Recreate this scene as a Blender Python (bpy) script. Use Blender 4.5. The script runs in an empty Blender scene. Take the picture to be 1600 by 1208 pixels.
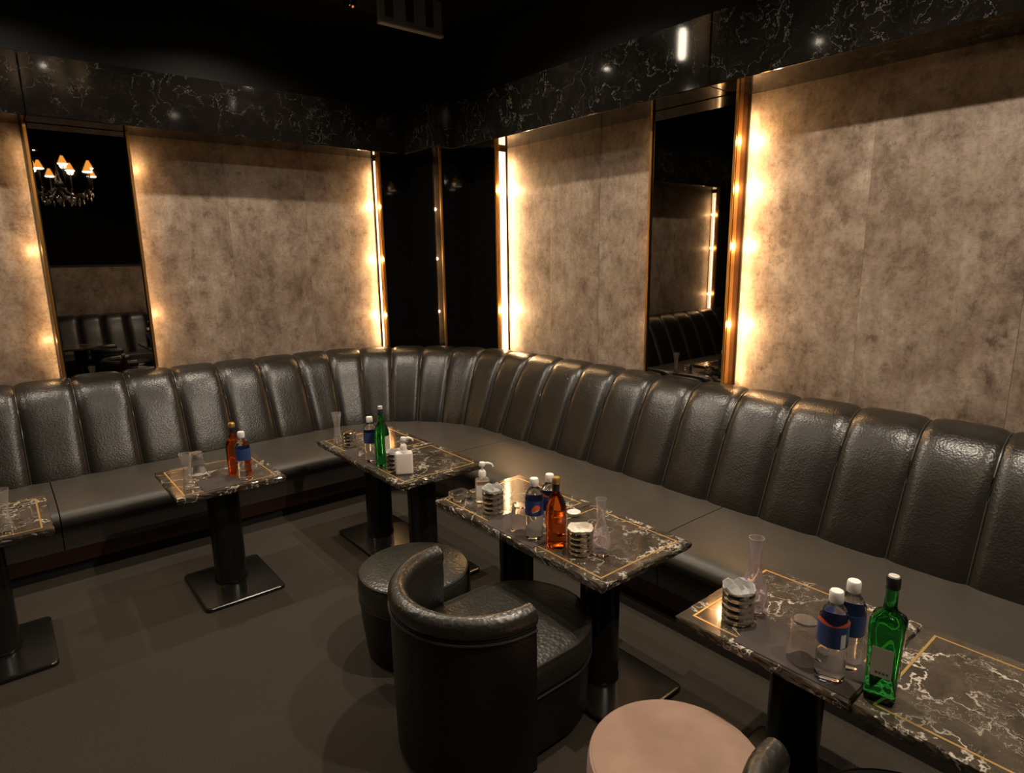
import bpy, bmesh, math, random
from mathutils import Matrix, Vector
from math import sin, cos, pi, radians, sqrt, atan2
random.seed(7)
SC = bpy.context.scene
COL = SC.collection
S = 0.8            # all geometry below is laid out in units of 0.8 m and brought to metres at the end

# ------------------------------------------------------------------ camera
cam_data = bpy.data.cameras.new('camera')
cam = bpy.data.objects.new('camera', cam_data); COL.objects.link(cam)
cam_data.sensor_width = 36.0
cam_data.lens = 974.8 / 1600 * 36.0
cam_data.clip_start = 0.02
YAW, PITCH, ROLL = 0.6908, -0.2038, -0.0143
fwd = Vector((sin(YAW)*cos(PITCH), cos(YAW)*cos(PITCH), sin(PITCH)))
rgt0 = Vector((cos(YAW), -sin(YAW), 0)); up0 = rgt0.cross(fwd)
rgt = cos(ROLL)*rgt0 + sin(ROLL)*up0; up = -sin(ROLL)*rgt0 + cos(ROLL)*up0
mc = Matrix((rgt, up, -fwd)).transposed().to_4x4()
mc.translation = Vector((0, 0, 1.9*S))
cam.matrix_world = mc
SC.camera = cam

# ------------------------------------------------------------------ world, exposure
w = bpy.data.worlds.new('room_air'); SC.world = w; w.use_nodes = True
w.node_tree.nodes['Background'].inputs[0].default_value = (1.0, 0.8, 0.6, 1)
w.node_tree.nodes['Background'].inputs[1].default_value = 0.0
SC.view_settings.view_transform = 'Standard'; SC.view_settings.look = 'None'
SC.view_settings.exposure = 0.0; SC.view_settings.gamma = 1.0; SC.view_settings.use_curve_mapping = False

WARM = (1.0, 0.85, 0.68); AMBER = (1.0, 0.60, 0.27)
# ceiling downlights: (x, y, watts)
SPOT_Z = 3.735
SPOTS = [(-1.2, 4.6, 70), (0.2, 4.6, 85), (1.6, 4.6, 115), (2.45, 3.35, 125), (2.15, 1.35, 185), (2.15, -0.3, 170),
         (0.7, 2.9, 34), (0.3, 1.2, 9), (-1.4, 1.6, 8), (0.9, -2.2, 8)]

# ------------------------------------------------------------------ helpers
def new_obj(name, me, mat=None, parent=None, loc=(0, 0, 0), rot=0.0):
    o = bpy.data.objects.new(name, me); COL.objects.link(o)
    if mat is not None and me is not None and not me.materials: me.materials.append(mat)
    if parent is not None: o.parent = parent
    o.location = loc; o.rotation_euler = (0, 0, rot)
    return o
def mesh(verts, faces, smooth=False, name='mesh'):
    me = bpy.data.meshes.new(name); me.from_pydata([tuple(v) for v in verts], [], faces); me.update()
    bm = bmesh.new(); bm.from_mesh(me); bmesh.ops.recalc_face_normals(bm, faces=bm.faces); bm.to_mesh(me); bm.free()
    if smooth: me.polygons.foreach_set('use_smooth', [True]*len(me.polygons))
    return me
def tag(o, label, cat, group=None, kind=None):
    if label: o['label'] = label
    if cat: o['category'] = cat
    if group: o['group'] = group
    if kind: o['kind'] = kind
    return o
def thing(name, label, cat, loc=(0, 0, 0), rot=0.0, group=None):
    o = bpy.data.objects.new(name, None); COL.objects.link(o); o.empty_display_size = 0.1
    o.location = loc; o.rotation_euler = (0, 0, rot)
    return tag(o, label, cat, group)
def copy_tree(o, parent=None):
    c = o.copy(); COL.objects.link(c)
    if parent is not None: c.parent = parent
    for ch in list(o.children): copy_tree(ch, c)
    return c
def box_me(x0, x1, y0, y1, z0, z1, bev=0.0, seg=2, smooth=False):
    bm = bmesh.new(); bmesh.ops.create_cube(bm, size=1)
    for v in bm.verts:
        v.co = Vector((x0+(v.co.x+.5)*(x1-x0), y0+(v.co.y+.5)*(y1-y0), z0+(v.co.z+.5)*(z1-z0)))
    if bev: bmesh.ops.bevel(bm, geom=bm.edges[:], offset=bev, segments=seg, affect='EDGES', profile=.5)
    me = bpy.data.meshes.new('box'); bm.to_mesh(me); bm.free()
    if bev and smooth: me.polygons.foreach_set('use_smooth', [True]*len(me.polygons)); me.set_sharp_from_angle(angle=radians(50))
    return me
def join_me(mes):
    bm = bmesh.new()
    for m in mes: bm.from_mesh(m)
    me = bpy.data.meshes.new('joined'); bm.to_mesh(me); bm.free(); return me
def lathe(prof, seg=28, close=False, rfun=None):
    """prof: [(r, z)...] revolved about z; r==0 ends are closed by a pole"""
    vs, fs, rows = [], [], []
    for (r, z) in prof:
        if r < 1e-6:
            rows.append([len(vs)]); vs.append((0, 0, z))
        else:
            row = []
            for i in range(seg):
                a = 2*pi*i/seg; rr = r*(rfun(a, z) if rfun else 1)
                row.append(len(vs)); vs.append((rr*cos(a), rr*sin(a), z))
            rows.append(row)
    n = len(rows)
    for k in range(n-1 if not close else n):
        A, B = rows[k], rows[(k+1) % n]
        for i in range(seg):
            j = (i+1) % seg
            if len(A) == 1 and len(B) == 1: continue
            if len(A) == 1: fs.append((A[0], B[j], B[i]))
            elif len(B) == 1: fs.append((A[i], A[j], B[0]))
            else: fs.append((A[i], A[j], B[j], B[i]))
    me = mesh(vs, fs, True); me.set_sharp_from_angle(angle=radians(42)); return me
def sweep(path, sec, closed_path=False, smooth=True, sharp=50):
    """path: [(x, y, nx, ny)], sec: closed polygon [(u, z)] with u along the normal"""
    vs, fs = [], []; m = len(sec)
    for (x, y, nx, ny) in path:
        for (u, z) in sec: vs.append((x+nx*u, y+ny*u, z))
    n = len(path)
    for i in range(n if closed_path else n-1):
        for j in range(m):
            a = i*m+j; b = i*m+(j+1) % m; i2 = (i+1) % n
            fs.append((a, b, i2*m+(j+1) % m, i2*m+j))
    if not closed_path:
        fs.append(tuple(range(m))); fs.append(tuple((n-1)*m+j for j in range(m)))
    me = mesh(vs, fs, smooth)
    if smooth: me.set_sharp_from_angle(angle=radians(sharp))
    return me
def tube(pts, r, seg=8, taper=None):
    vs, fs = [], []; n = len(pts); P = [Vector(p) for p in pts]
    for i, p in enumerate(P):
        t = (P[min(i+1, n-1)]-P[max(i-1, 0)]).normalized()
        a = Vector((0, 0, 1)) if abs(t.z) < .9 else Vector((1, 0, 0))
        u = t.cross(a).normalized(); v = t.cross(u)
        rr = r if taper is None else r*taper[i]
        for k in range(seg): vs.append(p+u*rr*cos(2*pi*k/seg)+v*rr*sin(2*pi*k/seg))
    for i in range(n-1):
        for k in range(seg):
            fs.append((i*seg+k, i*seg+(k+1) % seg, (i+1)*seg+(k+1) % seg, (i+1)*seg+k))
    fs.append(tuple(range(seg))); fs.append(tuple((n-1)*seg+k for k in range(seg)))
    me = mesh(vs, fs, True); me.set_sharp_from_angle(angle=radians(50)); return me

# ------------------------------------------------------------------ materials
def mat(name, color=(.5, .5, .5), rough=.5, metal=0.0, **kw):
    m = bpy.data.materials.new(name); m.use_nodes = True
    b = m.node_tree.nodes['Principled BSDF']
    b.inputs['Base Color'].default_value = (*color, 1); b.inputs['Roughness'].default_value = rough
    b.inputs['Metallic'].default_value = metal
    for k, v in kw.items(): b.inputs[k].default_value = v
    return m
def N(m, t, **kw):
    n = m.node_tree.nodes.new(t)
    for k, v in kw.items():
        if k in n.inputs: n.inputs[k].default_value = v
        else: setattr(n, k, v)
    return n
def L(m, a, b): m.node_tree.links.new(a, b)
def bsdf(m): return m.node_tree.nodes['Principled BSDF']
def coord(m, scale=(1, 1, 1), kind='Object'):
    tc = N(m, 'ShaderNodeTexCoord'); mp = N(m, 'ShaderNodeMapping'); mp.inputs['Scale'].default_value = scale
    L(m, tc.outputs[kind], mp.inputs['Vector']); return mp.outputs['Vector']
def ramp(m, fac, stops):
    r = N(m, 'ShaderNodeValToRGB'); e = r.color_ramp.elements
    while len(e) < len(stops): e.new(.5)
    for i, (p, c) in enumerate(stops):
        e[i].position = p; e[i].color = (*c, 1) if len(c) == 3 else c
    L(m, fac, r.inputs['Fac']); return r.outputs['Color']
def noise(m, vec, scale, detail=4, rough=.5, dist=0.0):
    n = N(m, 'ShaderNodeTexNoise', Scale=scale, Detail=detail, Roughness=rough, Distortion=dist); L(m, vec, n.inputs['Vector'])
    return n.outputs['Fac']
def math_(m, op, a, b=None, c=None, clamp=False):
    n = N(m, 'ShaderNodeMath', operation=op); n.use_clamp = clamp
    for i, v in enumerate((a, b, c)):
        if v is None: continue
        if isinstance(v, (int, float)): n.inputs[i].default_value = v
        else: L(m, v, n.inputs[i])
    return n.outputs[0]
def mixc(m, fac, a, b, mode='MIX'):
    n = N(m, 'ShaderNodeMix', data_type='RGBA', blend_type=mode)
    for s, v in ((0, fac), (6, a), (7, b)):
        if isinstance(v, (int, float)): n.inputs[s].default_value = v
        elif isinstance(v, tuple): n.inputs[s].default_value = (*v, 1)
        else: L(m, v, n.inputs[s])
    return n.outputs[2]
def bump(m, h, strength=.3, dist=.01):
    b = N(m, 'ShaderNodeBump', Strength=strength, Distance=dist); L(m, h, b.inputs['Height']); L(m, b.outputs[0], bsdf(m).inputs['Normal'])

def leather(name, color, rough, bs=.35, sc=85, spec=.5):
    m = mat(name, color, rough); b = bsdf(m); b.inputs['Specular IOR Level'].default_value = spec
    v = coord(m)
    vo = N(m, 'ShaderNodeTexVoronoi', Scale=sc, Randomness=1.0); L(m, v, vo.inputs['Vector'])
    n1 = noise(m, v, sc*.35, 4, .6); n2 = noise(m, v, 5, 3)
    h = math_(m, 'ADD', math_(m, 'MULTIPLY', vo.outputs['Distance'], .7), math_(m, 'MULTIPLY', n1, .9))
    bump(m, h, bs, .004)
    L(m, mixc(m, n2, tuple(c*.75 for c in color), tuple(c*1.25 for c in color)), b.inputs['Base Color'])
    L(m, math_(m, 'ADD', rough-.07, math_(m, 'MULTIPLY', n1, .14)), b.inputs['Roughness'])
    return m
M = {}
M['back'] = leather('channel leather', (.011, .0095, .0065), .30, .20, 120, .5)
M['seat'] = leather('seat leather', (.042, .037, .030), .44, .12, 160, .5)
M['chair'] = leather('chair leather', (.018, .0165, .012), .34, .36, 80, .9)
M['chair_smooth'] = leather('chair body leather', (.010, .009, .008), .38, .2, 110, .4)
M['piping'] = mat('piping leather', (.03, .027, .023), .3)
def suede():
    m = mat('beige suede', (.42, .27, .19), .8); v = coord(m)
    n = noise(m, v, 4.5, 4, .55); f = noise(m, v, 160, 3)
    L(m, ramp(m, n, [(.35, (.245, .152, .108)), (.65, (.36, .235, .170))]), bsdf(m).inputs['Base Color'])
    bump(m, f, .25, .002); bsdf(m).inputs['Sheen Weight'].default_value = .15; return m
M['suede'] = suede()
def carpet():
    m = mat('dark carpet', (.05, .04, .03), .95); v = coord(m)
    f = noise(m, v, 260, 3, .7); g = noise(m, v, 2.2, 5, .6); st = noise(m, coord(m, (.6, 8, 1)), 12, 3)
    c = ramp(m, f, [(.25, (.034, .028, .022)), (.75, (.088, .075, .060))])
    c = mixc(m, .5, c, mixc(m, g, (.62, .58, .55), (1, 1, 1)), 'MULTIPLY')
    c = mixc(m, .25, c, mixc(m, st, (.4, .4, .4), (1, 1, 1)), 'MULTIPLY')
    L(m, c, bsdf(m).inputs['Base Color']); bump(m, f, .6, .006); bsdf(m).inputs['Specular IOR Level'].default_value = .15
    return m
M['carpet'] = carpet()
def wallpaper():
    m = mat('mottled taupe wallpaper', (.3, .25, .2), .42); v = coord(m)
    big = noise(m, v, 2.4, 5, .6); mid = noise(m, coord(m, (1, 1, .8)), 6.5, 10, .76, .0); fine = noise(m, v, 55, 4, .75)
    spots = noise(m, v, 13, 6, .7); streak = noise(m, coord(m, (9, 9, 1.2)), 5, 5, .65)
    c = ramp(m, mid, [(.33, (.115, .082, .058)), (.43, (.215, .162, .122)), (.52, (.290, .228, .176)), (.66, (.385, .325, .262))])
    c = mixc(m, .7, c, ramp(m, big, [(.40, (.66, .62, .58)), (.58, (1.0, 1.0, 1.0))]), 'MULTIPLY')
    c = mixc(m, .55, c, ramp(m, spots, [(.36, (.42, .39, .37)), (.42, (1, 1, 1))]), 'MULTIPLY')
    c = mixc(m, .5, c, ramp(m, fine, [(.36, (.48, .46, .44)), (.54, (1, 1, 1))]), 'MULTIPLY')
    weave = noise(m, coord(m, (2, 2, 40)), 9, 2, .5)
    c = mixc(m, .22, c, ramp(m, weave, [(.35, (.6, .58, .56)), (.6, (1, 1, 1))]), 'MULTIPLY')
    c = mixc(m, .3, c, ramp(m, streak, [(.35, (.62, .6, .58)), (.6, (1, 1, 1))]), 'MULTIPLY')
    L(m, c, bsdf(m).inputs['Base Color'])
    L(m, math_(m, 'ADD', .38, math_(m, 'MULTIPLY', mid, .2)), bsdf(m).inputs['Roughness'])
    bump(m, math_(m, 'ADD', mid, math_(m, 'MULTIPLY', fine, .4)), .3, .004); return m
M['paper'] = wallpaper()
def marble(name, ground, vein, scale, rough=.1, thin=.028, amount=1.0, ground2=None):
    m = mat(name, ground, rough); v = coord(m)
    off = N(m, 'ShaderNodeTexNoise', Scale=scale*.8, Detail=5, Roughness=.6); L(m, v, off.inputs['Vector'])
    vm = N(m, 'ShaderNodeVectorMath', operation='MULTIPLY_ADD'); L(m, off.outputs['Color'], vm.inputs[0])
    vm.inputs[1].default_value = (.45/scale*3,)*3; L(m, v, vm.inputs[2]); vv = vm.outputs[0]
    a = noise(m, vv, scale, 5, .55); d = math_(m, 'ABSOLUTE', math_(m, 'SUBTRACT', a, .5))
    v1 = math_(m, 'SUBTRACT', 1.0, math_(m, 'DIVIDE', d, thin), clamp=True)
    mask = noise(m, v, scale*.9, 2); mk = math_(m, 'MULTIPLY', math_(m, 'SUBTRACT', mask, .36), 7, clamp=True)
    v1 = math_(m, 'MULTIPLY', v1, mk)
    b2 = noise(m, vv, scale*2.7, 6, .65); d2 = math_(m, 'ABSOLUTE', math_(m, 'SUBTRACT', b2, .5))
    v2 = math_(m, 'MULTIPLY', math_(m, 'SUBTRACT', 1.0, math_(m, 'DIVIDE', d2, thin*.55), clamp=True),
               math_(m, 'MULTIPLY', math_(m, 'SUBTRACT', noise(m, v, scale*1.6, 2), .44), 6, clamp=True))
    vt = math_(m, 'MULTIPLY', math_(m, 'MAXIMUM', v1, math_(m, 'MULTIPLY', v2, .8)), amount, clamp=True)
    g = noise(m, vv, scale*1.5, 7, .7)
    gc = ramp(m, g, [(.35, ground), (.7, ground2 or tuple(c*2.2 for c in ground))])
    L(m, mixc(m, vt, gc, vein), bsdf(m).inputs['Base Color']); return m
M['marble'] = marble('brown black marble', (.026, .020, .014), (.62, .56, .47), 4.8, .1, .0115, 1.0, (.095, .076, .056))
M['fascia_left'] = marble('black marble faint', (.004, .0035, .003), (.16, .15, .13), 5.5, .07, .008, .22, (.007, .006, .005))
M['fascia'] = marble('black marble', (.004, .0035, .003), (.24, .22, .19), 6.5, .07, .006, .40, (.008, .007, .006))
M['gold'] = mat('brushed gold', (.75, .42, .13), .28, 1.0)
M['gold_dark'] = mat('antique brass', (.42, .23, .075), .38, 1.0)
M['bronze'] = mat('dark bronze', (.13, .065, .024), .42, 1.0)
M['inlay'] = mat('gold inlay', (.62, .40, .14), .35, .6)
M['mirror'] = mat('smoked mirror', (.22, .20, .18), .015, 1.0)
M['black_glass'] = mat('black glass', (.004, .004, .004), .03)
M['upper'] = mat('black lacquer', (.004, .004, .0045), .6, **{'Specular IOR Level': .12})
M['ceiling'] = mat('black ceiling', (.006, .006, .006), .22)
M['black'] = mat('matt black', (.006, .006, .006), .6)
M['column'] = mat('black lacquered steel', (.008, .008, .007), .22)
M['plate'] = mat('black base steel', (.010, .010, .009), .20)
M['plinth'] = mat('dark wood with reflection tint', (.022, .008, .004), .2)  # red-brown in the wood colour also paints the floor's reflected glow
M['steel'] = mat('ribbed steel', (.72, .67, .58), .17, 1.0)
M['chrome'] = mat('chrome', (.8, .8, .8), .08, 1.0)
def glass(name, col=(1, 1, 1), ior=1.45, rough=0.0, trans=1.0):
    m = mat(name, col, rough); b = bsdf(m); b.inputs['Transmission Weight'].default_value = trans; b.inputs['IOR'].default_value = ior; return m
M['glass'] = glass('clear glass', (1, .97, .94), 1.5, .0, .975)
M['tall_glass'] = glass('tall pressed glass', (1, .97, .94), 1.5, .0, .91)
M['lilac_glass'] = glass('lilac tinged glass', (1.0, .93, .97), 1.5, .0, .90)
M['pet'] = glass('bottled water', (.97, .98, 1.0), 1.33)
M['green_glass'] = glass('green glass', (.03, .40, .08), 1.45)
M['amber_glass'] = glass('amber spirit', (.85, .16, .02), 1.38)
M['gel'] = glass('clear gel plastic', (.97, .95, .95), 1.35, .25)
M['white'] = mat('white plastic', (.85, .82, .78), .35)
M['white_body'] = mat('milky plastic', (.80, .74, .68), .4)
M['white_body'].node_tree.nodes['Principled BSDF'].inputs['Subsurface Weight'].default_value = .15
M['ice'] = mat('crushed paper liner', (.85, .80, .70), .6)
M['ice_clear'] = mat('frosty ice', (.75, .75, .74), .12, 0.0, **{'Transmission Weight': .55, 'IOR': 1.31})
M['mat_dark'] = mat('dark leatherette mat', (.040, .030, .028), .65)
M['blue'] = mat('blue label', (.03, .06, .20), .4)
M['red_orange'] = mat('orange red print', (.75, .13, .05), .45)
M['label_white'] = mat('pale label', (.72, .72, .68), .5)
M['label_beige'] = mat('beige label', (.50, .50, .42), .6)
M['ink'] = mat('grey ink', (.12, .12, .12), .6)
M['cap_dark'] = mat('dark cap foil', (.02, .02, .02), .3)
M['cap_gold'] = mat('gold cap', (.75, .48, .12), .3, .8)
M['silver_cap'] = mat('pale cap', (.75, .72, .68), .35, .3)
def emit(name, col, s):
    m = bpy.data.materials.new(name); m.use_nodes = True; nt = m.node_tree; nt.nodes.clear()
    e = nt.nodes.new('ShaderNodeEmission'); o = nt.nodes.new('ShaderNodeOutputMaterial')
    e.inputs[0].default_value = (*col, 1); e.inputs[1].default_value = s; nt.links.new(e.outputs[0], o.inputs[0]); return m
M['led'] = emit('warm led diffuser', (1.0, .70, .40), 5.0)
M['led_dim'] = emit('warm led diffuser low', (1.0, .62, .30), 3.0)
M['bulb'] = emit('lamp glass', (1.0, .86, .66), 90.0)
M['pendant'] = emit('pendant lamp glass', (1.0, .86, .65), 34.0)
M['shade'] = emit('amber shade lit', (1.0, .40, .06), 4.0)
M['crystal'] = mat('cut crystal', (.8, .8, .75), .08, .9)
M['shade_rim'] = emit('lit shade rim', (1.0, .85, .62), 20.0)

def structure(name, me, m, label=None):
    o = new_obj(name, me, m); o['kind'] = 'structure'
    if label: o['label'] = label
    return o

# ------------------------------------------------------------------ room shell
PX, PY = 3.62, 5.58         # face planes of right and left wall
RX, RY = 3.74, 5.70         # faces of the recessed wallpaper panels
ZS, ZF, ZC = 2.85, 3.24, 3.75
WX, BY = -2.6, -3.2
structure('floor', box_me(WX-.1, 3.95, BY-.1, 5.95, -.1, 0), M['carpet'], 'dark brown carpet')
structure('ceiling', box_me(WX-.1, 3.95, BY-.1, 5.95, ZC, ZC+.1), M['ceiling'], 'glossy black ceiling')
# left wall: backing, lower wall behind the banquette, piers behind mirror and black glass
P0 = (-1.50, .335); P1 = (.955, 3.005); P2 = (2.85, 4.545); P3 = (.0, 2.20)
def wall_left_me():
    b = [box_me(WX-.1, 3.95, RY, RY+.12, 0, ZC), box_me(WX, 3.95, PY, RY+.01, 0, 1.0)]
    for a, c in ((WX, P0[0]), (P0[1], P1[0]), (P1[1], 3.95)): b.append(box_me(a+.007, c-.007, PY+.012, RY+.01, 1.0, ZS+.02))
    return join_me(b)
def wall_right_me():
    b = [box_me(RX, RX+.12, BY, RY+.1, 0, ZC), box_me(PX, RX+.01, BY, 5.7, 0, 1.0)]
    for a, c in ((BY, P3[0]), (P3[1], P2[0]), (P2[1], 5.7)): b.append(box_me(PX+.012, RX+.01, a+.007, c-.007, 1.0, ZS+.02))
    return join_me(b)
structure('wall_left', wall_left_me(), M['black']); structure('wall_right', wall_right_me(), M['black'])
structure('wall_west', box_me(WX-.12, WX, BY, 5.8, 0, ZC), M['upper'])
structure('wall_back', box_me(WX-.1, 3.95, BY-.12, BY, 0, ZC), M['upper'])
# upper walls above the marble band
structure('wall_left_upper', box_me(WX, 3.40, PY-.12, PY+.1, ZF-.02, ZC), M['upper'], 'black wall above the marble band')
structure('wall_right_upper', box_me(PX-.13, PX+.1, BY, 5.6, ZF-.02, ZC), M['upper'], 'black wall above the marble band')
# corner pillar clad in black glass
pil = structure('corner_pillar', box_me(3.31, PX+.1, 4.985, PY+.1, 0, ZC), M['black_glass'], 'black glass corner pillar')
new_obj('corner_bead', box_me(3.300, 3.318, 4.975, 4.993, 1.0, ZS), M['gold_dark'], pil)['label'] = 'thin brass corner bead'

# marble band (fascia) in slabs with recessed joints
def band(name, along, cuts, face, depth):
    root = thing(name, 'polished black marble band with white veins above the wall panels', None); root['kind'] = 'structure'
    for i in range(len(cuts)-1):
        a, b = cuts[i]+.0012, cuts[i+1]-.0012
        me = box_me(a, b, face, face+depth, ZS, ZF, .006, 2) if along == 'x' else box_me(face, face+depth, a, b, ZS, ZF, .006, 2)
        new_obj('marble_slab', me, M['fascia_left' if along == 'x' else 'fascia'], root)
    return root
band('trim_1', 'x', [WX, -1.6, .348, 2.2, 3.145], 5.33, .40)
band('trim_2', 'y', [BY, -1.9, .1, 2.238, 4.82], 3.35, .42)
t3 = thing('trim_3', 'marble band wrapping the corner pillar', None); t3['kind'] = 'structure'
new_obj('marble_slab', box_me(3.145, 3.77, 4.82, 5.75, ZS, ZF, .006, 2), M['fascia'], t3)
# gold hairline strip in the ceiling edge
for nm, me in (('trim_4', box_me(WX, 3.40, 5.42, 5.46, ZF, ZF+.012)), ('trim_5', box_me(3.44, 3.48, BY, 4.9, ZF, ZF+.012))):
    structure(nm, me, M['black'])

# ------------------------------------------------------------------ wallpaper panels with frames
def point(name, loc, watts, col, r=.012, parent=None):
    ld = bpy.data.lights.new(name, 'POINT'); ld.energy = watts*S*S; ld.color = col; ld.shadow_soft_size = r
    o = bpy.data.objects.new(name, ld); COL.objects.link(o); o.location = loc
    return o
PR = random.Random(21)
def paper_lengths(t, a, b, axis):
    n = max(2, round((b-a)/.66)); wd = (b-a)/n
    for i in range(n):
        p, q = a+i*wd, a+(i+1)*wd-.0012; dp = -.008-.0012*(i % 2)
        me = box_me(p, q, dp, 0, 0, ZS-1.0) if axis == 'x' else box_me(dp, 0, p, q, 0, ZS-1.0)
        off = Vector((PR.uniform(-5, 5), PR.uniform(-5, 5), PR.uniform(-5, 5)))
        me.transform(Matrix.Translation(off)); o = new_obj('wallpaper_length', me, M['paper'], t); o.location = -off
def strip_light(loc, direction, watts):
    ld = bpy.data.lights.new('led_strip_light', 'AREA'); ld.shape = 'RECTANGLE'; ld.size = .015*S; ld.size_y = 1.7*S
    ld.energy = watts*S*S; ld.color = AMBER
    o = bpy.data.objects.new('led_strip_light', ld); COL.objects.link(o); o.location = loc
    d = Vector(direction).normalized(); up_ = Vector((0, 0, 1)); x_ = up_.cross(-d).normalized()
    mt = Matrix((x_, up_, -d)).transposed(); o.rotation_euler = mt.to_euler()
def panel_left(name, x0, x1, label, left, right):
    t = thing(name, label, 'wall panel', ((x0+x1)/2, RY, 1.0)); cx = (x0+x1)/2
    h = (x1-x0)/2
    paper_lengths(t, -h+.012, h-.012, 'x')
    for sx, spec in ((-1, left), (1, right)):
        e = sx*h
        new_obj('gold_frame', box_me(min(e, e+sx*.016), max(e, e+sx*.016), -.135, -.118, 0, ZS-1.0), M['gold'], t)
        new_obj('gold_nosing', box_me(min(e-sx*.004, e), max(e-sx*.004, e), -.125, -.085, 0, ZS-1.0), M['gold_dark'], t)
        ret = new_obj('side_return', box_me(min(e, e+sx*.006), max(e, e+sx*.006), -.12, -.0, 0, ZS-1.0), M['bronze'], t)
        if spec:
            wv, m_, zs, watts = spec
            if wv: new_obj('light_strip', box_me(min(e-sx*.006, e), max(e-sx*.006, e), -.05-wv/2, -.05+wv/2, .02, ZS-1.03), M[m_], t)
            if watts: strip_light((cx+e-sx*.012, RY-.07, 1.9), (-sx*.8, .6, 0), watts*1.1)
            for z in zs: point('panel_bulb_light', (cx+e-sx*.045, RY-.065, z), watts*.55, AMBER)
    return t
def panel_right(name, y0, y1, label, near, far):
    t = thing(name, label, 'wall panel', (RX, (y0+y1)/2, 1.0)); cy = (y0+y1)/2
    h = (y1-y0)/2
    paper_lengths(t, -h+.012, h-.012, 'y')
    for sy, spec in ((-1, near), (1, far)):
        e = sy*h
        new_obj('gold_frame', box_me(-.135, -.118, min(e, e+sy*.016), max(e, e+sy*.016), 0, ZS-1.0), M['gold'], t)
        new_obj('gold_nosing', box_me(-.125, -.085, min(e-sy*.004, e), max(e-sy*.004, e), 0, ZS-1.0), M['gold_dark'], t)
        new_obj('side_return', box_me(-.12, 0, min(e, e+sy*.006), max(e, e+sy*.006), 0, ZS-1.0), M['bronze'], t)
        if spec:
            wv, m_, zs, watts = spec
            if wv: new_obj('light_strip', box_me(-.062-wv/2, -.062+wv/2, min(e-sy*.006, e), max(e-sy*.006, e), .02, ZS-1.03), M[m_], t)
            if watts: strip_light((RX-.07, cy+e-sy*.012, 1.9), (.6, -sy*.8, 0), watts*1.1)
            for z in zs: point('panel_bulb_light', (RX-.065, cy+e-sy*.045, z), watts*.55, AMBER)
    return t
panel_left('wall_panel', *P0, 'mottled taupe wallpaper panel at the left edge of the photo, left of the tall mirror', (.06, 'led', (1.3, 2.0, 2.5), 6), (0, None, (1.35, 2.0), 2.0))
panel_left('wall_panel', *P1, 'broad mottled taupe wallpaper panel on the left wall, right of the tall mirror', (0, None, (1.5, 2.6), 2.0), (.02, 'led', (1.35, 2.4, 1.9), 6))
panel_right('wall_panel', *P2, 'narrower wallpaper panel with a bright white light strip, right of the corner pillar', (0, None, (1.4, 2.0), .8), (.07, 'led', (1.42, 2.5), 13))
panel_right('wall_panel', *P3, 'large glowing wallpaper panel filling the upper right of the photo', (0, None, (), 0), (0, None, (1.45, 1.95, 2.3, 2.58), 8))

# mirrors and black glass
def plate(name, me, m, label, cat='mirror'):
    return tag(new_obj(name, me, m), label, cat)
mz0, mz1 = 1.0, ZS-.004
def vplane(o_x, o_y, w_, axis): pass
mm = plate('wall_mirror', box_me(-.285, .285, -.01, 0, 0, mz1-mz0), M['mirror'], 'tall smoked mirror on the left wall reflecting the chandelier'); mm.location = (.645, PY+.01, mz0)
mm2 = plate('wall_mirror', box_me(-.01, 0, -.30, .30, 0, mz1-mz0), M['mirror'], 'tall smoked mirror on the right wall between the two wallpaper panels'); mm2.location = (PX+.01, 2.525, mz0)
g1 = plate('black_glass_panel', box_me(-.142, .142, -.01, 0, 0, mz1-mz0, .002, 1), M['black_glass'], 'black glass strip on the left wall beside the corner pillar', 'glass panel'); g1.location = (3.166, PY+.01, mz0)
g2 = plate('black_glass_panel', box_me(-.01, 0, -.205, .205, 0, mz1-mz0, .002, 1), M['black_glass'], 'black glass strip on the right wall beside the corner pillar', 'glass panel'); g2.location = (PX+.01, 4.775, mz0)

# ------------------------------------------------------------------ banquette
XB, YB, RB = 3.16, 5.14, 1.07          # base line (seat/back junction) of the straight runs and its corner radius
CX, CY = XB-RB, YB-RB                  # arc centre
U_TOP = .33
RT = RB+U_TOP
def bpoint(s, u):
    """s runs along the crest line, 0 at the start of the arc; u is the distance behind the junction line"""
    L_arc = RT*pi/2
    if s < 0: return (CX+s, YB+u, 0, 1)
    if s > L_arc: return (XB+u, CY-(s-L_arc), 1, 0)
    a = pi/2-s/RT; r = RB+u
    return (CX+r*cos(a), CY+r*sin(a), cos(a), sin(a))
L_arc = RT*pi/2
s_first = 2.02-CX                       # seam at x = 2.02
s_last = L_arc+(CY-3.97)                # seam at y = 3.97
seams = [s_first+(s_last-s_first)*k/8 for k in range(9)]
left = [s_first-.33*k for k in range(1, 14)]
right = [s_last+.33*k for k in range(1, 17)]
seams = sorted(left)+seams+right
prof = [(-.01, .40), (0, .45), (.045, .56), (.095, .68), (.145, .80), (.195, .90), (.240, .97), (.285, 1.022), (.335, 1.052), (.385, 1.064), (.42, 1.062), (.438, 1.045)]
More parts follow.
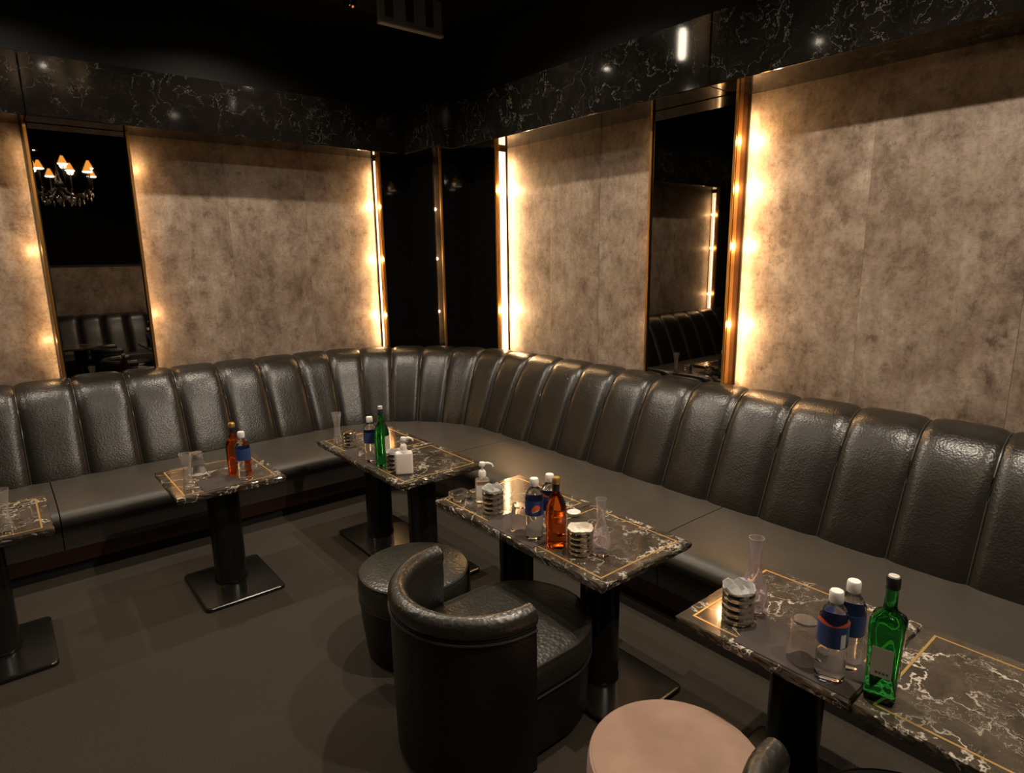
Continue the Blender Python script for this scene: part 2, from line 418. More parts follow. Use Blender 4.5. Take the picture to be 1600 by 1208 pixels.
def channel(s0, s1):
    nu, nv = 14, len(prof)
    vs, fs = [], []
    for i in range(nu+1):
        t = i/nu; s = s0+(s1-s0)*t
        x = abs(2*t-1); bulge = (1-x**5)**.75 if x < 1 else 0
        for j, (u, z) in enumerate(prof):
            k = j/(nv-1)
            # outward direction of the profile (towards room / up)
            u0, z0 = prof[max(j-1, 0)]; u1, z1 = prof[min(j+1, nv-1)]
            du, dz = u1-u0, z1-z0; ln = sqrt(du*du+dz*dz); nu_, nz_ = -dz/ln, du/ln
            amp = .027*(1-.2*k)
            # slight per-channel softness
            d = amp*bulge
            if j >= nv-1: d = min(d, .010)
            x_, y_, nx, ny = bpoint(s, u+nu_*d)
            vs.append((x_, y_, z+nz_*d))
    for i in range(nu):
        for j in range(nv-1):
            a = i*nv+j; fs.append((a, a+1, a+nv+1, a+nv))
    me = mesh(vs, fs, True)
    return me
banq = thing('banquette', 'long black leather corner banquette with vertically channelled back under the wallpaper panels', 'sofa')
for a, b in zip(seams[:-1], seams[1:]):
    new_obj('back_channel', channel(a, b), M['back'], banq)
# welts between channels
for s in seams[1:-1]:
    pts = []
    for (u, z) in prof: x_, y_, _, _ = bpoint(s, u-.004); pts.append((x_, y_, z+.002))
    new_obj('seam_welt', tube(pts, .0045, 6), M['piping'], banq)
def path_s(a, b, u, step=.06):
    n = max(2, int(abs(b-a)/step)); return [bpoint(a+(b-a)*i/n, u) for i in range(n+1)]
# seat cushions: cross-section from the back to the rolled front edge
seat_sec = [(.03, .30), (.03, .448), (-.10, .452), (-.30, .455), (-.50, .454), (-.60, .450), (-.655, .440), (-.698, .420), (-.715, .392), (-.708, .362), (-.685, .335), (-.650, .31), (-.635, .25), (-.63, .17), (-.60, .17)]
sec_cuts = [seams[0], s_first-.33*6+.1, s_first+.1, L_arc+(CY-3.78), L_arc+(CY-1.865), L_arc+(CY+.1), seams[-1]]
for a, b in zip(sec_cuts[:-1], sec_cuts[1:]):
    new_obj('seat_cushion', sweep(path_s(a+.003, b-.003, 0), seat_sec, sharp=60), M['seat'], banq)
body_sec = [(.05, .10), (.05, .40), (-.64, .40), (-.64, .10)]
new_obj('plinth', sweep(path_s(seams[0], seams[-1], 0), [(.1, .075), (.1, .17), (-.625, .17), (-.625, .075)], sharp=30), M['plinth'], banq)['label'] = 'dark wooden rail under the seat, red-brown painted in for the floor reflection'
new_obj('toe_kick', sweep(path_s(seams[0], seams[-1], 0), [(.1, 0), (.1, .075), (-.59, .075), (-.59, 0)], sharp=30), M['black'], banq)

# ------------------------------------------------------------------ tables
ZT = .677; TW = .5735
def tabletop_me(seed):
    rnd = random.Random(seed); h = TW/2; n = 26; t = .034
    ring = []
    for k in range(4):
        for i in range(n):
            f = -1+2*i/n
            p = [(f, -1), (1, f), (-f, 1), (-1, -f)][k]; ring.append((p[0]*h, p[1]*h))
    rows = []
    for (ins, z, j) in ((.0035, 0, .0016), (.0, -.005, .0028), (-.001, -.013, .003), (.001, -.022, .003), (.004, -t, .002)):
        row = []
        for (x, y) in ring:
            l = max(abs(x), abs(y)); k = (l-ins+rnd.uniform(-j, j))/l
            row.append((x*k, y*k, z+(rnd.uniform(-.0015, .0015) if z else 0)))
        rows.append(row)
    vs = [v for r in rows for v in r]; m = len(ring); fs = []
    for r in range(len(rows)-1):
        for i in range(m): fs.append((r*m+i, r*m+(i+1) % m, (r+1)*m+(i+1) % m, (r+1)*m+i))
    fs.append(tuple(range(m))); fs.append(tuple((len(rows)-1)*m+i for i in range(m)))
    return mesh(vs, fs, False)
def inlay_me():
    a = TW/2-.040; b = a-.0075; z = .0009; c = .0; vs = []; fs = []
    for r, zz in ((a, z), (b, z), (b, -.001), (a, -.001)):
        vs += [(-r, -r, zz), (r, -r, zz), (r, r, zz), (-r, r, zz)]
    for q in range(4):
        for i in range(4):
            j = (i+1) % 4; fs.append((q*4+i, q*4+j, ((q+1) % 4)*4+j, ((q+1) % 4)*4+i))
    return mesh(vs, fs)
INLAY = inlay_me(); COLM = lathe([(0, 0), (.088, 0), (.092, .012), (.088, .02), (.088, .585), (.13, .60), (.13, .612), (0, .612)], 32)
def plate_me():
    rings = []
    for ins, z in ((.004, 0), (0, .004), (0, .018), (.003, .022), (.012, .0235)):
        out = []
        for sx, sy, a0 in ((1, 1, 0), (-1, 1, pi/2), (-1, -1, pi), (1, -1, 1.5*pi)):
            for i in range(5):
                a = a0+pi/2*i/4; r = .03-ins
                out.append((sx*.19+r*cos(a), sy*.235+r*sin(a), z))
        rings.append(out)
    vs = [v for r in rings for v in r]; m = 20; fs = []
    for k in range(4):
        for i in range(m): fs.append((k*m+i, k*m+(i+1) % m, (k+1)*m+(i+1) % m, (k+1)*m+i))
    fs.append(tuple(range(m))); fs.append(tuple(4*m+i for i in range(m)))
    return mesh(vs, fs)
PLATE = plate_me()
TG = 'square marble topped tables'
def table(cx, cy, label, seed):
    t = thing('cocktail_table', label, 'table', (cx, cy, 0), 0, TG)
    # each top is cut differently from the slab: shift the mesh origin through the pattern
    top = new_obj('tabletop', tabletop_me(seed), M['marble'], t, (0, 0, ZT))
    rnd = random.Random(seed+50); off = Vector((rnd.uniform(-9, 9), rnd.uniform(-9, 9), rnd.uniform(-3, 3)))
    top.location = Vector((0, 0, ZT)); top.data.transform(Matrix.Translation(off)); top.location = Vector((0, 0, ZT))-off
    inl = new_obj('gold_inlay', INLAY, M['inlay'], top, off); inl['label'] = 'thin gold inlay line'
    new_obj('column', COLM, M['column'], t, (0, -.02, .021)); new_obj('base_plate', PLATE, M['plate'], t, (0, -.06, 0))
    return t
h = TW/2
table(.082-h, 3.80, 'marble table cut off by the left edge of the photo', 1)
table(.895, 3.80, 'marble table on its own with an amber bottle and water bottle, second from left', 2)
table(1.60+h, 3.775, 'marble table near the banquette corner carrying a tall glass, farther of the joined corner pair', 3)
table(1.60+h, 3.195, 'marble table under the milky pump bottle, nearer of the joined corner pair', 4)
table(1.628+h, 2.32, 'marble table under the clear pump bottle, in the middle of the photo', 5)
table(1.628+h, 1.74, 'marble table carrying the amber bottle and carafe, beside the barrel chair', 6)
table(1.677+h, .868, 'marble table under the dark mat and round carafe, behind the beige stool', 7)
table(1.677+h, .288, 'empty-ended marble table in the lower right corner of the photo', 8)
table(.95, -.22, 'marble table seen only in the left mirror', 9)

# ------------------------------------------------------------------ seats
def stadium(r, L_, n=24, y0=0):
    """outline of back half circle at x=0 and front half circle at x=L_; returns (x,y,nx,ny)"""
    out = []
    for i in range(n+1):
        a = -pi/2+pi*i/n; out.append((L_+r*cos(a), r*sin(a), cos(a), sin(a)))
    for i in range(n+1):
        a = pi/2+pi*i/n; out.append((r*cos(a), r*sin(a), cos(a), sin(a)))
    return out
def rings_me(rings, cap=True):
    vs, fs = [], []; m = len(rings[0])
    for r in rings: vs += r
    for k in range(len(rings)-1):
        for i in range(m): fs.append((k*m+i, k*m+(i+1) % m, (k+1)*m+(i+1) % m, (k+1)*m+i))
    if cap: fs.append(tuple(range(m)))
    c = len(vs); last = rings[-1]
    cx_ = sum(p[0] for p in last)/m; cy_ = sum(p[1] for p in last)/m; vs.append((cx_, cy_, last[0][2]+.004))
    k = len(rings)-1
    for i in range(m): fs.append((k*m+i, k*m+(i+1) % m, c))
    me = mesh(vs, fs, True); me.set_sharp_from_angle(angle=radians(55)); return me
def stadium_body(levels, L_):
    rings = []
    for (r, z) in levels:
        rings.append([(x, y, z) for (x, y, _, _) in stadium(r, L_)])
    return rings_me(rings)
def ring_tube(r, L_, z, rad, arc=None):
    pts = [(x, y, z) for (x, y, _, _) in stadium(r, L_)]; pts.append(pts[0]); return tube(pts, rad, 6)
def barrel_chair(x, y, rot, label):
    t = thing('barrel_chair', label, 'chair', (x, y, 0), rot, 'black leather barrel chairs')
    LL = .225
    new_obj('base', stadium_body([(.272, .028), (.278, .04), (.288, .20), (.290, .295)], LL), M['chair_smooth'], t)
    seat = new_obj('seat', stadium_body([(.286, .295), (.293, .30), (.300, .33), (.302, .38), (.298, .415), (.285, .432), (.24, .442), (.14, .447), (.05, .449)], LL), M['chair'], t)
    new_obj('piping', ring_tube(.297, LL, .297, .005), M['piping'], seat)
    new_obj('piping', ring_tube(.294, LL, .424, .005), M['piping'], seat)
    # half-round back shell
    path = []
    for i in range(33):
        a = pi/2+pi*i/32; path.append((.312*cos(a), .312*sin(a), cos(a), sin(a)))
    path = [(.022, .312, 0, 1)]+path+[(.022, -.312, 0, -1)]
    new_obj('back_shell', sweep(path, [(.016, .03), (.020, .30), (.020, .625), (-.012, .63), (-.012, .30), (-.012, .03)], sharp=40), M['chair_smooth'], t)
    roll = []
    for k in range(14):
        a = -pi*.42+2*pi*k/14; roll.append((.038*cos(a)-.012, .655+.046*sin(a)))
    rp = [(.060, .312, 0, 1)]+path+[(.060, -.312, 0, -1)]
    rm = new_obj('top_roll', sweep(path, roll, sharp=70), M['chair'], t)
    # rounded ends of the roll
    for sg in (1, -1):
        me = lathe([(0, -.02), (.022, -.015), (.035, -.006), (.038, 0), (.035, .006), (.022, .015), (0, .02)], 16)
        me.transform(Matrix.Rotation(pi/2, 4, 'Y')); me.transform(Matrix.Scale(1.0, 4)); me.transform(Matrix.Translation((.022, sg*(.312-.012), .655)))
        new_obj('roll_end', me, M['chair'], rm)
    inner = [(-.012, .40), (-.012, .63), (-.045, .66), (-.052, .58), (-.040, .42)]
    new_obj('inner_pad', sweep(path, inner, sharp=60), M['chair'], t)
    pp = [(x_+nx*.024, y_+ny*.024, .612) for (x_, y_, nx, ny) in path]
    new_obj('piping', tube(pp, .005, 6), M['piping'], rm)
    for sg in (1, -1): new_obj('foot_glide', box_me(-.03, .03, sg*.14-.03, sg*.14+.03, 0, .03), M['black'], t)
    return t
barrel_chair(1.300, 1.812, .0, 'black leather barrel chair with rolled half-round back, in front of the middle table')
barrel_chair(1.350, .330, 0, 'black barrel chair mostly cut off by the bottom edge, right of the beige stool')
def pouf(x, y, r, top, label, grp=None):
    t = thing('round_stool', label, 'stool', (x, y, 0), 0, grp)
    b = new_obj('base', lathe([(0, 0), (r*.88, 0), (r*.90, .02), (r*.975, .20), (r*.985, .292), (0, .292)], 48), M['chair_smooth'], t)
    s_ = new_obj('seat', lathe([(0, .292), (r*.975, .292), (r, .31), (r*1.01, .36), (r*.995, .405), (r*.95, .424), (r*.80, .433), (r*.5, .438), (0, .440)], 48), M[top], t)
    ring = [(r*cos(2*pi*i/48), r*sin(2*pi*i/48)) for i in range(49)]
    new_obj('piping', tube([(a*.992, c*.992, .294) for a, c in ring], .005, 6), M['piping'], s_)
    new_obj('piping', tube([(a*.965, c*.965, .418) for a, c in ring], .005, 6), M['piping'] if top != 'suede' else M[top], s_)
    return t
pouf(1.419, 2.489, .272, 'chair', 'round black leather stool behind the barrel chair')
pouf(1.388, .935, .262, 'suede', 'round stool with beige suede top at the bottom of the photo')

# ------------------------------------------------------------------ tableware
def tall_glass(x, y, label, rot=0, k=1.0):
    t = tag(new_obj('tall_glass', GL_TALL, M['tall_glass'], None, (x, y, ZT), rot), label, 'glass', 'tall waisted glasses'); t.scale = (k, k, k)
    return t
GL_TALL = lathe([(0, 0), (.027, 0), (.030, .004), (.0285, .02), (.023, .055), (.0195, .085), (.021, .12), (.028, .17), (.034, .205),
                 (.0318, .205), (.026, .17), (.019, .12), (.0175, .085), (.0205, .055), (.024, .030), (.0, .022)], 24)
tall_glass(-.089, 3.625, 'tall waisted empty glass on the table at the left edge')
tall_glass(.697, 3.64, 'tall waisted empty glass on the table with amber and water bottles')
tall_glass(1.704, 3.945, 'tall waisted empty glass on the far corner table')
GL_TUM = lathe([(.040, 0), (.0415, .004), (.0395, .05), (.036, .105), (.031, .118), (0, .121), (0, .112), (.028, .110), (.0335, .10), (.0370, .05), (.0385, .004)], 24, close=True)
def tumbler(x, y, label, k=1.0, z=0):
    t = tag(new_obj('upturned_tumbler', GL_TUM, M['glass'], None, (x, y, ZT+z)), label, 'glass', 'upturned clear tumblers'); t.scale = (k, k, k); return t
MATZ = .0032
tumbler(-.012, 3.72, 'low upturned tumbler behind the tall glass on the leftmost table', .72)
tumbler(.802, 3.885, 'upturned tumbler standing on a white coaster', 1.08, .005)
tumbler(1.70, 3.55, 'upturned tumbler beside a water bottle on the far corner table', .95, MATZ)
tumbler(1.709, 2.02, 'upturned tumbler on a mat beside the striped water bottle, middle table', 1.1, MATZ)
tumbler(1.765, .755, 'upturned tumbler on the mat beside the two water bottles at right', 1.15, MATZ)
t = tag(new_obj('coaster', lathe([(0, 0), (.044, 0), (.046, .002), (.044, .0045), (0, .0045)], 28), M['label_white'], None, (.802, 3.885, ZT)), 'round white coaster under an upturned tumbler', 'coaster')

def ribbed(prof_r, h_, n):
    out = [(0, 0), (prof_r*.9, 0)]
    for i in range(n):
        z0 = h_*(.03+.94*i/n); dz = h_*.94/n
        out += [(prof_r*.93, z0), (prof_r, z0+dz*.2), (prof_r, z0+dz*.78), (prof_r*.93, z0+dz*.97)]
    out += [(prof_r*1.0, h_), (prof_r*.95, h_), (prof_r*.90, h_*.9), (prof_r*.90, .012), (0, .012)]
    return out
def steel_cup(x, y, r, hh, label, liner=True, glassy=False):
    t = thing('steel_cup', label, 'cup', (x, y, ZT), 0, 'ribbed steel ice cups')
    new_obj('body', lathe(ribbed(r, hh, 4), 32), M['steel'], t)
    if liner:
        rnd = random.Random(int(x*1000)); vs, fs = [], []; n = 20; lv = [(.0, .72), (.45, .80), (.72, .84), (.86, .93), (.95, 1.06), (1.02, 1.10), (.90, .98), (.86, .6)]
        for (f, z) in lv:
            for i in range(n):
                a = 2*pi*i/n; j = rnd.uniform(-1, 1); e_ = 1 if .5 < f else .6
                rr = r*f*(1+.05*j*(z > 1)); vs.append((rr*cos(a), rr*sin(a), hh*z+rnd.uniform(-1, 1)*.006*e_))
        for k in range(len(lv)-1):
            for i in range(n): fs.append((k*n+i, k*n+(i+1) % n, (k+1)*n+(i+1) % n, (k+1)*n+i))
        new_obj('liner', mesh(vs, fs, False), M['ice'] if not glassy else M['ice_clear'], t)
    return t
steel_cup(1.719, 3.79, .046, .105, 'ribbed steel cup behind the mat on the far corner table', False)
steel_cup(1.692, 3.145, .046, .115, 'ribbed steel cup tucked behind the milky pump bottle', True, True)
steel_cup(1.756, 2.285, .052, .115, 'ribbed steel cup just right of the clear pump bottle', True, True)
steel_cup(1.765, 1.70, .054, .105, 'ribbed steel cup with crinkled white liner right of the amber bottle')
steel_cup(1.811, 1.00, .053, .115, 'darker ribbed steel cup beside the round carafe on the right table', True, True)

def carafe(x, y, label, k=1.0):
    me = CAR
    t = tag(new_obj('carafe', me, M['lilac_glass'], None, (x, y, ZT)), label, 'carafe', 'small glass carafes'); t.scale = (k, k, k); return t
CAR = lathe([(0, 0), (.034, 0), (.040, .006), (.044, .03), (.043, .055), (.035, .095), (.024, .125), (.0185, .15), (.0175, .20), (.022, .238), (.0235, .243),
             (.021, .243), (.0155, .20), (.0160, .15), (.021, .125), (.032, .095), (.040, .055), (.040, .03), (.034, .012), (0, .010)], 28)
carafe(1.825, 1.64, 'pale lilac long-necked carafe right of the steel cup on the middle table')
carafe(1.905, 1.0, 'long-necked carafe behind the dark steel cup on the right table', 1.12)

PETB = lathe([(0, .006), (.018, .004), (.030, 0), (.037, .004), (.0405, .018), (.0405, .05), (.038, .062), (.0405, .075), (.0405, .095), (.0385, .105),
              (.0405, .118), (.0405, .185), (.038, .205), (.028, .228), (.0165, .243), (.0145, .247), (.0145, .262), (0, .262)], 32)
PETL = lathe([(.0412, .120), (.0412, .186), (.0406, .186), (.0406, .120)], 32, close=True)
PETC = lathe([(0, .247), (.0185, .247), (.0195, .25), (.0195, .276), (.017, .281), (0, .281)], 24)
def wave_patch(r, z0, z1, a0, a1, m_, fn=None):
    vs, fs = [], []; n = 10
    for i in range(n+1):
        a = a0+(a1-a0)*i/n; lo, hi = (z0, z1) if fn is None else fn(i/n)
        vs += [(r*cos(a), r*sin(a), lo), (r*cos(a), r*sin(a), hi)]
    for i in range(n): fs.append((2*i, 2*i+2, 2*i+3, 2*i+1))
    return mesh(vs, fs, True)
def pet(x, y, label, face, style=0, z=0.0, k=1.0):
    """face: world direction (angle) the printed side looks at"""
    t = thing('water_bottle', label, 'bottle', (x, y, ZT+z), 0, 'clear plastic water bottles'); t.scale = (k, k, k)
    new_obj('body', PETB, M['pet'], t)
    lb = new_obj('label', PETL, M['blue'], t); lb['label'] = 'dark blue wrap label'
    new_obj('cap', PETC, M['white'], t)
    if style == 1:
        new_obj('print', wave_patch(.0415, 0, 0, face-.2, face+.75, None, lambda f: (.138+.012*f, .150+.030*f*(1-f)*2+.010*f)), M['red_orange'], lb)
        new_obj('print', wave_patch(.0416, 0, 0, face-.1, face+.7, None, lambda f: (.134+.012*f, .138+.012*f)), M['label_white'], lb)
    if style == 2:
        new_obj('print', wave_patch(.0415, .122, .165, face+.55, face+.95, None), M['label_white'], lb)
        new_obj('print', wave_patch(.0412, 0, 0, face-1.5, face+1.5, None, lambda f: (.187, .196+.006*sin(9*f))), M['red_orange'], lb)
    return t
def to_cam(x, y): return atan2(-y, -x)
pet(.985, 3.605, 'water bottle with blue label in front of the amber bottle, second table from left', to_cam(.98, 3.6), 0)
pet(1.680, 3.405, 'water bottle half hidden behind the green bottle on the corner table', to_cam(1.68, 3.4)+.5, 0, MATZ)
pet(1.708, 1.925, 'water bottle with orange wave on its blue label, left of the amber bottle', to_cam(1.7, 1.9)-.1, 1, MATZ)
pet(1.800, 1.925, 'water bottle behind the orange wave bottle on the middle table', to_cam(1.8, 1.9), 2, 0)
pet(1.735, .662, 'front water bottle of the pair left of the green bottle at right', to_cam(1.73, .66), 2, MATZ)
pet(1.835, .655, 'rear water bottle of the pair left of the green bottle at right', to_cam(1.83, .65), 0, 0)

# spirit bottles
AMB = lathe([(0, .004), (.03, .003), (.040, 0), (.044, .006), (.0445, .03), (.0445, .165), (.041, .195), (.030, .222), (.0175, .240), (.0150, .25), (.0148, .288), (0, .288)], 32)
AMBC = lathe([(0, .284), (.0165, .284), (.0185, .29), (.0185, .306), (.015, .312), (0, .312)], 20)
def amber_bottle(x, y, label, z=0.0, k=1.0):
    t = thing('amber_bottle', label, 'bottle', (x, y, ZT+z), 0, 'amber spirit bottles'); t.scale = (k, k, k)
    new_obj('body', AMB, M['amber_glass'], t); new_obj('cap', AMBC, M['cap_gold'], t)
    new_obj('neck_foil', lathe([(.0153, .252), (.0156, .284), (.0152, .284), (.0150, .252)], 20, close=True), M['cap_dark'], t)
    f = to_cam(x, y)
    new_obj('label', wave_patch(.0452, .055, .155, f+1.35, f+2.1, None), M['label_white'], t)
    return t
amber_bottle(.972, 3.725, 'amber spirit bottle behind a water bottle, second table from left')
amber_bottle(1.735, 1.815, 'amber spirit bottle standing in the middle of the joined centre tables')
def square_bottle_me():
    rings = []
    def sq(w_, z, p=5.0):
        out = []
        for i in range(40):
            a = 2*pi*i/40; c_, s_ = cos(a), sin(a)
            r = w_/((abs(c_)**p+abs(s_)**p)**(1/p)); out.append((r*c_, r*s_, z))
        return out
    for w_, z, p in ((.030, .0, 5), (.037, .002, 5), (.0395, .012, 6), (.040, .12, 6), (.0435, .225, 6), (.0435, .238, 5), (.039, .250, 4), (.027, .261, 3), (.019, .270, 2), (.0165, .285, 2), (.016, .31, 2), (.0155, .335, 2)):
        rings.append(sq(w_, z, p))
    return rings_me(rings)
SQB = square_bottle_me()
def green_bottle(x, y, label, rot, z=0.0, stopper=False, k=1.0):
    t = thing('green_bottle', label, 'bottle', (x, y, ZT+z), rot, 'green glass spirit bottles'); t.scale = (k, k, k)
    if stopper:
        new_obj('body', lathe([(0, .003), (.03, .002), (.040, 0), (.0435, .006), (.0445, .03), (.0445, .19), (.042, .215), (.033, .242), (.022, .262), (.017, .28), (.0160, .315), (0, .316)], 32), M['green_glass'], t)
        new_obj('cap', lathe([(0, .315), (.019, .315), (.019, .33), (.0165, .335), (.0165, .345), (0, .345)], 20), M['cap_dark'], t)
        new_obj('stopper', lathe([(0, .345), (.014, .345), (.015, .35), (.014, .363), (0, .366)], 20), M['silver_cap'], t)
        new_obj('label', wave_patch(.0455, .075, .185, -.55, .55, None), M['label_beige'], t)
    else:
        new_obj('body', SQB, M['green_glass'], t)
        new_obj('cap', lathe([(0, .334), (.0175, .334), (.0185, .338), (.0180, .362), (.016, .367), (0, .367)], 20), M['cap_dark'], t)
        new_obj('cap_top', lathe([(0, .367), (.014, .367), (.013, .3705), (0, .371)], 20), M['silver_cap'], t)
        lb = new_obj('label', box_me(.0412, .0425, -.026, .026, .085, .172, .0), M['label_beige'], t)
        for i, (yy, ww) in enumerate(((-.014, .006), (-.005, .005), (.004, .006), (.013, .005))):
            new_obj('print', box_me(.0425, .0428, yy, yy+ww, .094, .101), M['ink'], lb)
    return t
green_bottle(1.700, 3.295, 'round green bottle with pale stopper on the corner table', to_cam(1.7, 3.3)+.95, MATZ, True)
green_bottle(1.768, .535, 'square-shouldered green bottle with beige label at lower right', to_cam(1.77, .55)-.12, 0, False, 1.0)

# pump bottles
def pump(x, y, rot, label, w_, d_, hb, body_m, milky):
    t = thing('pump_bottle', label, 'pump bottle', (x, y, ZT), rot, 'hand sanitiser pump bottles')
    new_obj('body', box_me(-w_/2, w_/2, -d_/2, d_/2, 0, hb, .014, 4, True), M[body_m], t)
    new_obj('shoulder', lathe([(0, hb-.006), (d_*.46, hb-.006), (d_*.40, hb+.008), (.014, hb+.016), (0, hb+.016)], 24), M[body_m], t)
    if milky is False:
        new_obj('label', box_me(-w_/2+.006, w_/2-.006, -d_/2-.0012, -d_/2-.0002, .02, hb-.03), M['white_body'], t)
    p = new_obj('pump_collar', lathe([(0, hb+.012), (.019, hb+.012), (.0195, hb+.034), (.015, hb+.042), (.006, hb+.044), (.0055, hb+.070), (0, hb+.070)], 24), M['white'], t)
    new_obj('pump_head', join_me([lathe([(0, hb+.066), (.015, hb+.066), (.0165, hb+.075), (.013, hb+.086), (0, hb+.088)], 20),
            tube([(0, 0, hb+.078), (.03, 0, hb+.080), (.048, 0, hb+.074), (.055, 0, hb+.060)], .0072, 8, [1, .95, .8, .7])]), M['white'], p)
    return t
pump(1.715, 3.065, to_cam(1.7, 3.06)+pi/2, 'milky white pump bottle on the corner pair of tables', .100, .055, .135, 'white_body', True)
pump(1.800, 2.425, to_cam(1.8, 2.4)+pi/2, 'clear pump bottle with pale label on the middle tables', .074, .05, .125, 'gel', False)

# mats, small dish, ashtrays
def tmat(x0, x1, y0, y1, label):
    cx_, cy_ = (x0+x1)/2, (y0+y1)/2
    o = new_obj('table_mat', box_me(x0-cx_, x1-cx_, y0-cy_, y1-cy_, 0, .003, .0012, 1), M['mat_dark'], None, (cx_, cy_, ZT)); 
    return tag(o, label, 'mat', 'dark table mats')
tmat(1.690, 1.895, .585, .945, 'dark mat beside the steel cup on the right table')
tmat(1.640, 1.850, 1.865, 2.215, 'dark mat under the tumbler on the middle tables')
tmat(1.612, 1.80, 3.26, 3.705, 'dark mat under the green bottle on the corner tables')
tmat(.750, .965, 3.54, 3.74, 'dark mat beside the tall glass, second table from left')
o = new_obj('small_dish', lathe([(0, 0), (.02, 0), (.032, .016), (.033, .02), (.030, .019), (.018, .006), (0, .005)], 24), M['label_white'], None, (2.02, 1.99, ZT))
tag(o, 'small white dish behind the amber bottle on the middle table', 'dish')
def ashtray(x, y, label, rot=0):
    bm = bmesh.new()
    me = join_me([]) if False else None
    rings = []
    def sq(w_, z): 
        out = []
        for i in range(32):
            a = 2*pi*i/32; c_, s_ = cos(a), sin(a); r = w_/((abs(c_)**6+abs(s_)**6)**(1/6)); out.append((r*c_, r*s_, z))
        return out
    for w_, z in ((.046, 0), (.049, .003), (.050, .034), (.048, .037), (.042, .037), (.038, .012)): rings.append(sq(w_, z))
    bm.free()
    o = new_obj('ashtray', rings_me(rings), M['glass'], None, (x, y, ZT), rot)
    return tag(o, label, 'ashtray', 'square glass ashtrays')
ashtray(1.735, 2.535, 'square clear glass ashtray left of the clear pump bottle')

# ------------------------------------------------------------------ lights: ceiling downlights
RINGM = lathe([(.045, 0), (.062, 0), (.065, -.006), (.060, -.010), (.044, -.010), (.040, .0)], 28, close=True)
LENSM = lathe([(0, -.004), (.020, -.004), (.020, -.001), (0, -.001)], 24)
RFL = lathe([(.020, -.001), (.040, -.006), (.041, -.001)], 24)
for i, (x, y, wt) in enumerate(SPOTS):
    where = ['over the left end of the banquette', 'over the table at the left edge', 'over the second table from left', 'over the corner tables', 'over the middle tables',
             'over the lower right table', 'over the open floor near the left wall', 'above the camera', 'over the far left floor', 'behind the camera'][i]
    t = thing('ceiling_downlight', 'small recessed downlight ' + where, 'downlight', (x, y, ZC), 0, 'recessed ceiling downlights')
    new_obj('trim_ring', RINGM, M['black'], t); new_obj('reflector', RFL, M['black'], t); new_obj('lens', LENSM, M['bulb'], t)
    ld = bpy.data.lights.new('downlight_lamp', 'SPOT'); ld.energy = wt*S*S; ld.color = WARM; ld.shadow_soft_size = .022
    ld.spot_size = radians(150); ld.spot_blend = .6
    lo = bpy.data.objects.new('downlight_lamp', ld); COL.objects.link(lo); lo.location = (x, y, ZC-.02)

# ------------------------------------------------------------------ chandelier (above the frame, seen in the left mirror)
ch = thing('chandelier', 'black crystal chandelier with amber cone shades, reflected in the left mirror', 'chandelier', (.95, .3, 0))
zc = 2.98
new_obj('stem', lathe([(0, zc-.28), (.02, zc-.26), (.035, zc-.20), (.02, zc-.14), (.05, zc-.06), (.06, zc), (.03, zc+.06), (.015, zc+.12), (.008, zc+.2), (.008, ZC-.03), (.06, ZC-.02), (.06, ZC), (0, ZC)], 20), M['column'], ch)
SHD = lathe([(.058, 0), (.014, .105), (.012, .105), (.055, .001)], 20, close=True)
RIM = lathe([(.048, -.006), (.058, -.002), (.058, .004), (.048, .002)], 20, close=True)
DROP = lathe([(0, -.08), (.010, -.055), (.014, -.035), (.006, -.008), (0, 0)], 8)
for k in range(10):
    a = 2*pi*k/10+.2; R_ = .46 if k % 2 else .37; zz = zc+(.12 if k % 2 else .20)
    arm = new_obj('arm', tube([(.04*cos(a), .04*sin(a), zc-.05), (R_*.4*cos(a), R_*.4*sin(a), zc-.16), (R_*.8*cos(a), R_*.8*sin(a), zc-.14), (R_*cos(a), R_*sin(a), zc-.02), (R_*cos(a), R_*sin(a), zz)], .009, 8), M['column'], ch)
    sh = new_obj('lamp_shade', SHD, M['shade'], ch, (R_*cos(a), R_*sin(a), zz+.02)); new_obj('shade_rim', RIM, M['shade_rim'], sh)
    for q, (rr, dz) in enumerate(((.97, -.08), (.85, -.14), (.6, -.19), (.45, -.22), (.3, -.16))):
        new_obj('crystal_drop', DROP, M['crystal'], ch, (R_*rr*cos(a+.1*q), R_*rr*sin(a+.1*q), zc+dz))
    if k % 2 == 0: point('chandelier_lamp', (.95+R_*cos(a), .3+R_*sin(a), zz+.0), 3.0, (1, .7, .4), .03)

# ------------------------------------------------------------------ ceiling unit and made-up coloured highlight at the top edge
t = thing('air_vent', 'grey framed air vent with dark slots hanging below the black ceiling', 'air vent', (2.58, 4.2, 3.50))
vg = mat('vent grey', (.11, .11, .11), .45)
new_obj('panel', box_me(-.245, .27, 0, .03, .02, .245), vg, t)
new_obj('bottom_lip', box_me(-.25, .275, -.02, .035, .0, .022, .005, 2), vg, t)
for i in range(3):
    new_obj('slot', box_me(-.20+.165*i, -.135+.165*i, -.004, .004, .05, .24), M['black'], t)
t = thing('pendant_lamp', 'slim tubular pendant lamp whose reflection shines on the marble band', 'lamp', (2.29, 3.20, 0))
new_obj('glass_tube', lathe([(0, 3.39), (.022, 3.395), (.030, 3.42), (.030, 3.59), (.022, 3.61), (0, 3.615)], 20), M['pendant'], t)
sv, sf = [], []
for i in range(17):
    a = radians(20)+radians(165)*i/16
    for r_ in (.040, .044):
        for z_ in (3.37, 3.63): sv.append((r_*cos(a), r_*sin(a), z_))
for i in range(16):
    q = i*4; sf += [(q, q+1, q+5, q+4), (q+2, q+3, q+7, q+6), (q, q+2, q+6, q+4), (q+1, q+3, q+7, q+5)]
new_obj('added_light_shield', mesh(sv, sf, True), M['black'], t)  # added opaque shield, keeps the tube's reflection off the left marble band
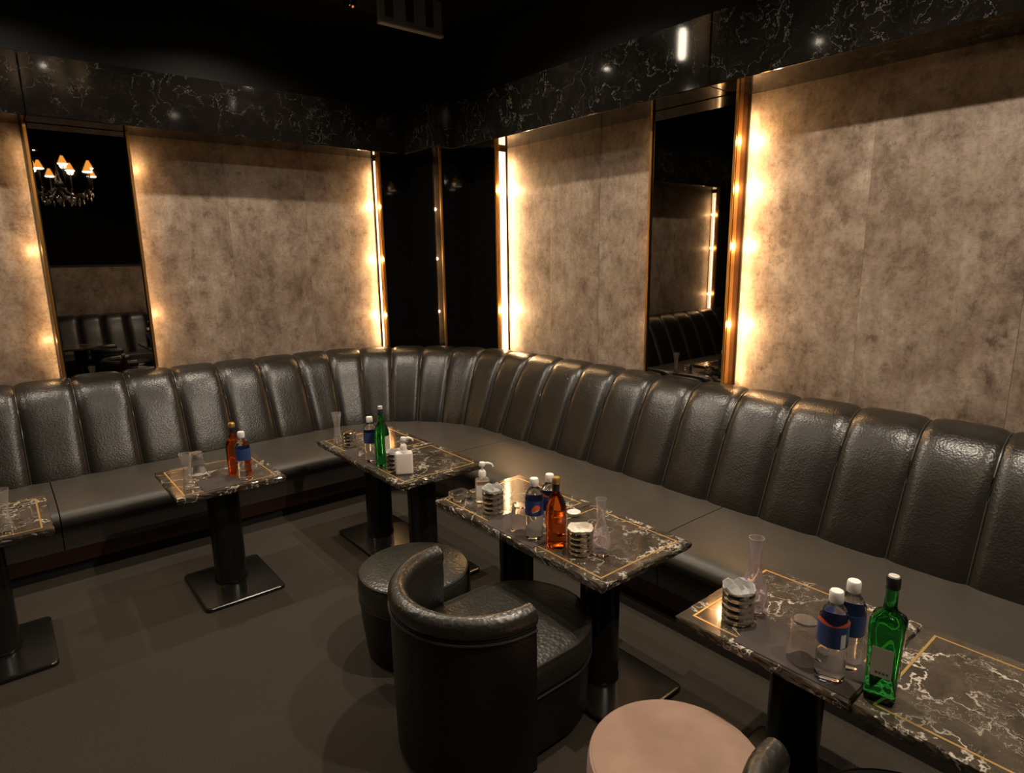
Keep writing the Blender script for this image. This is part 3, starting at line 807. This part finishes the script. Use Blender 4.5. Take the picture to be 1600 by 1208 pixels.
new_obj('cap', lathe([(0, 3.61), (.033, 3.61), (.033, 3.65), (.008, 3.66), (.005, 3.75), (0, 3.75)], 20), M['chrome'], t)
t = thing('highlight_stand_in', 'added beads imitating a coloured spotlight at the top edge of the photo', 'highlight', (2.27, 4.5, 3.70))  # made up: glowing beads in a housing imitate a coloured reflection
new_obj('housing', lathe([(0, .05), (.04, .05), (.045, 0), (.04, -.03), (.034, -.03), (.034, 0), (0, .01)], 20), M['column'], t)
for i, (c_, p) in enumerate((((.9, .75, .7), (-.012, -.02, -.022)), ((1, .22, .06), (.010, -.022, -.034)), ((.45, .4, .1), (.022, -.012, -.02)))):
    me = lathe([(0, -.009), (.009, 0), (0, .009)], 10); new_obj('lens', me, emit('coloured glow bead %d' % i, c_, .8), t, p)

# ------------------------------------------------------------------ behind the camera, seen in the left mirror
t = thing('low_partition', 'half-height wallpapered partition seen in the left mirror', 'partition', (1.0, -1.36, 0))
new_obj('partition_body', box_me(-2.2, 1.35, -.05, .05, 0, 1.88), M['black'], t)
new_obj('wallpaper', box_me(-2.2, 1.35, .05, .056, .9, 1.84), M['paper'], t)
b2 = thing('rear_banquette', 'black channelled banquette seen only in the left mirror', 'sofa', (0, 0, 0))
def rear_channel(x0, x1):
    vs, fs = [], []; n = 8
    for i in range(n+1):
        tt = i/n; xx = x0+(x1-x0)*tt; q = abs(2*tt-1); bl = (1-q**4)**.5
        for (u, z) in prof: vs.append((xx, -.82-u+.035*bl*(1 if z < 1.03 else .2), z+(.02*bl if z > 1 else 0)))
    m = len(prof)
    for i in range(n):
        for j in range(m-1): a = i*m+j; fs.append((a, a+1, a+m+1, a+m))
    return mesh(vs, fs, True)
for k in range(8): new_obj('back_channel', rear_channel(-.6+.33*k, -.27+.33*k), M['back'], b2)
new_obj('seat_cushion', box_me(-.6, 2.04, -.84, -.56, .17, .45, .03, 3, True), M['seat'], b2)
new_obj('toe_kick', box_me(-.6, 2.04, -1.18, -.60, 0, .17), M['black'], b2)

# ------------------------------------------------------------------ bring everything to metres
done = set()
for o in list(bpy.data.objects):
    if o.type == 'CAMERA': continue
    o.location = o.location*S
    if o.type == 'MESH' and o.data.name not in done:
        done.add(o.data.name); o.data.transform(Matrix.Scale(S, 4)); o.data.update()
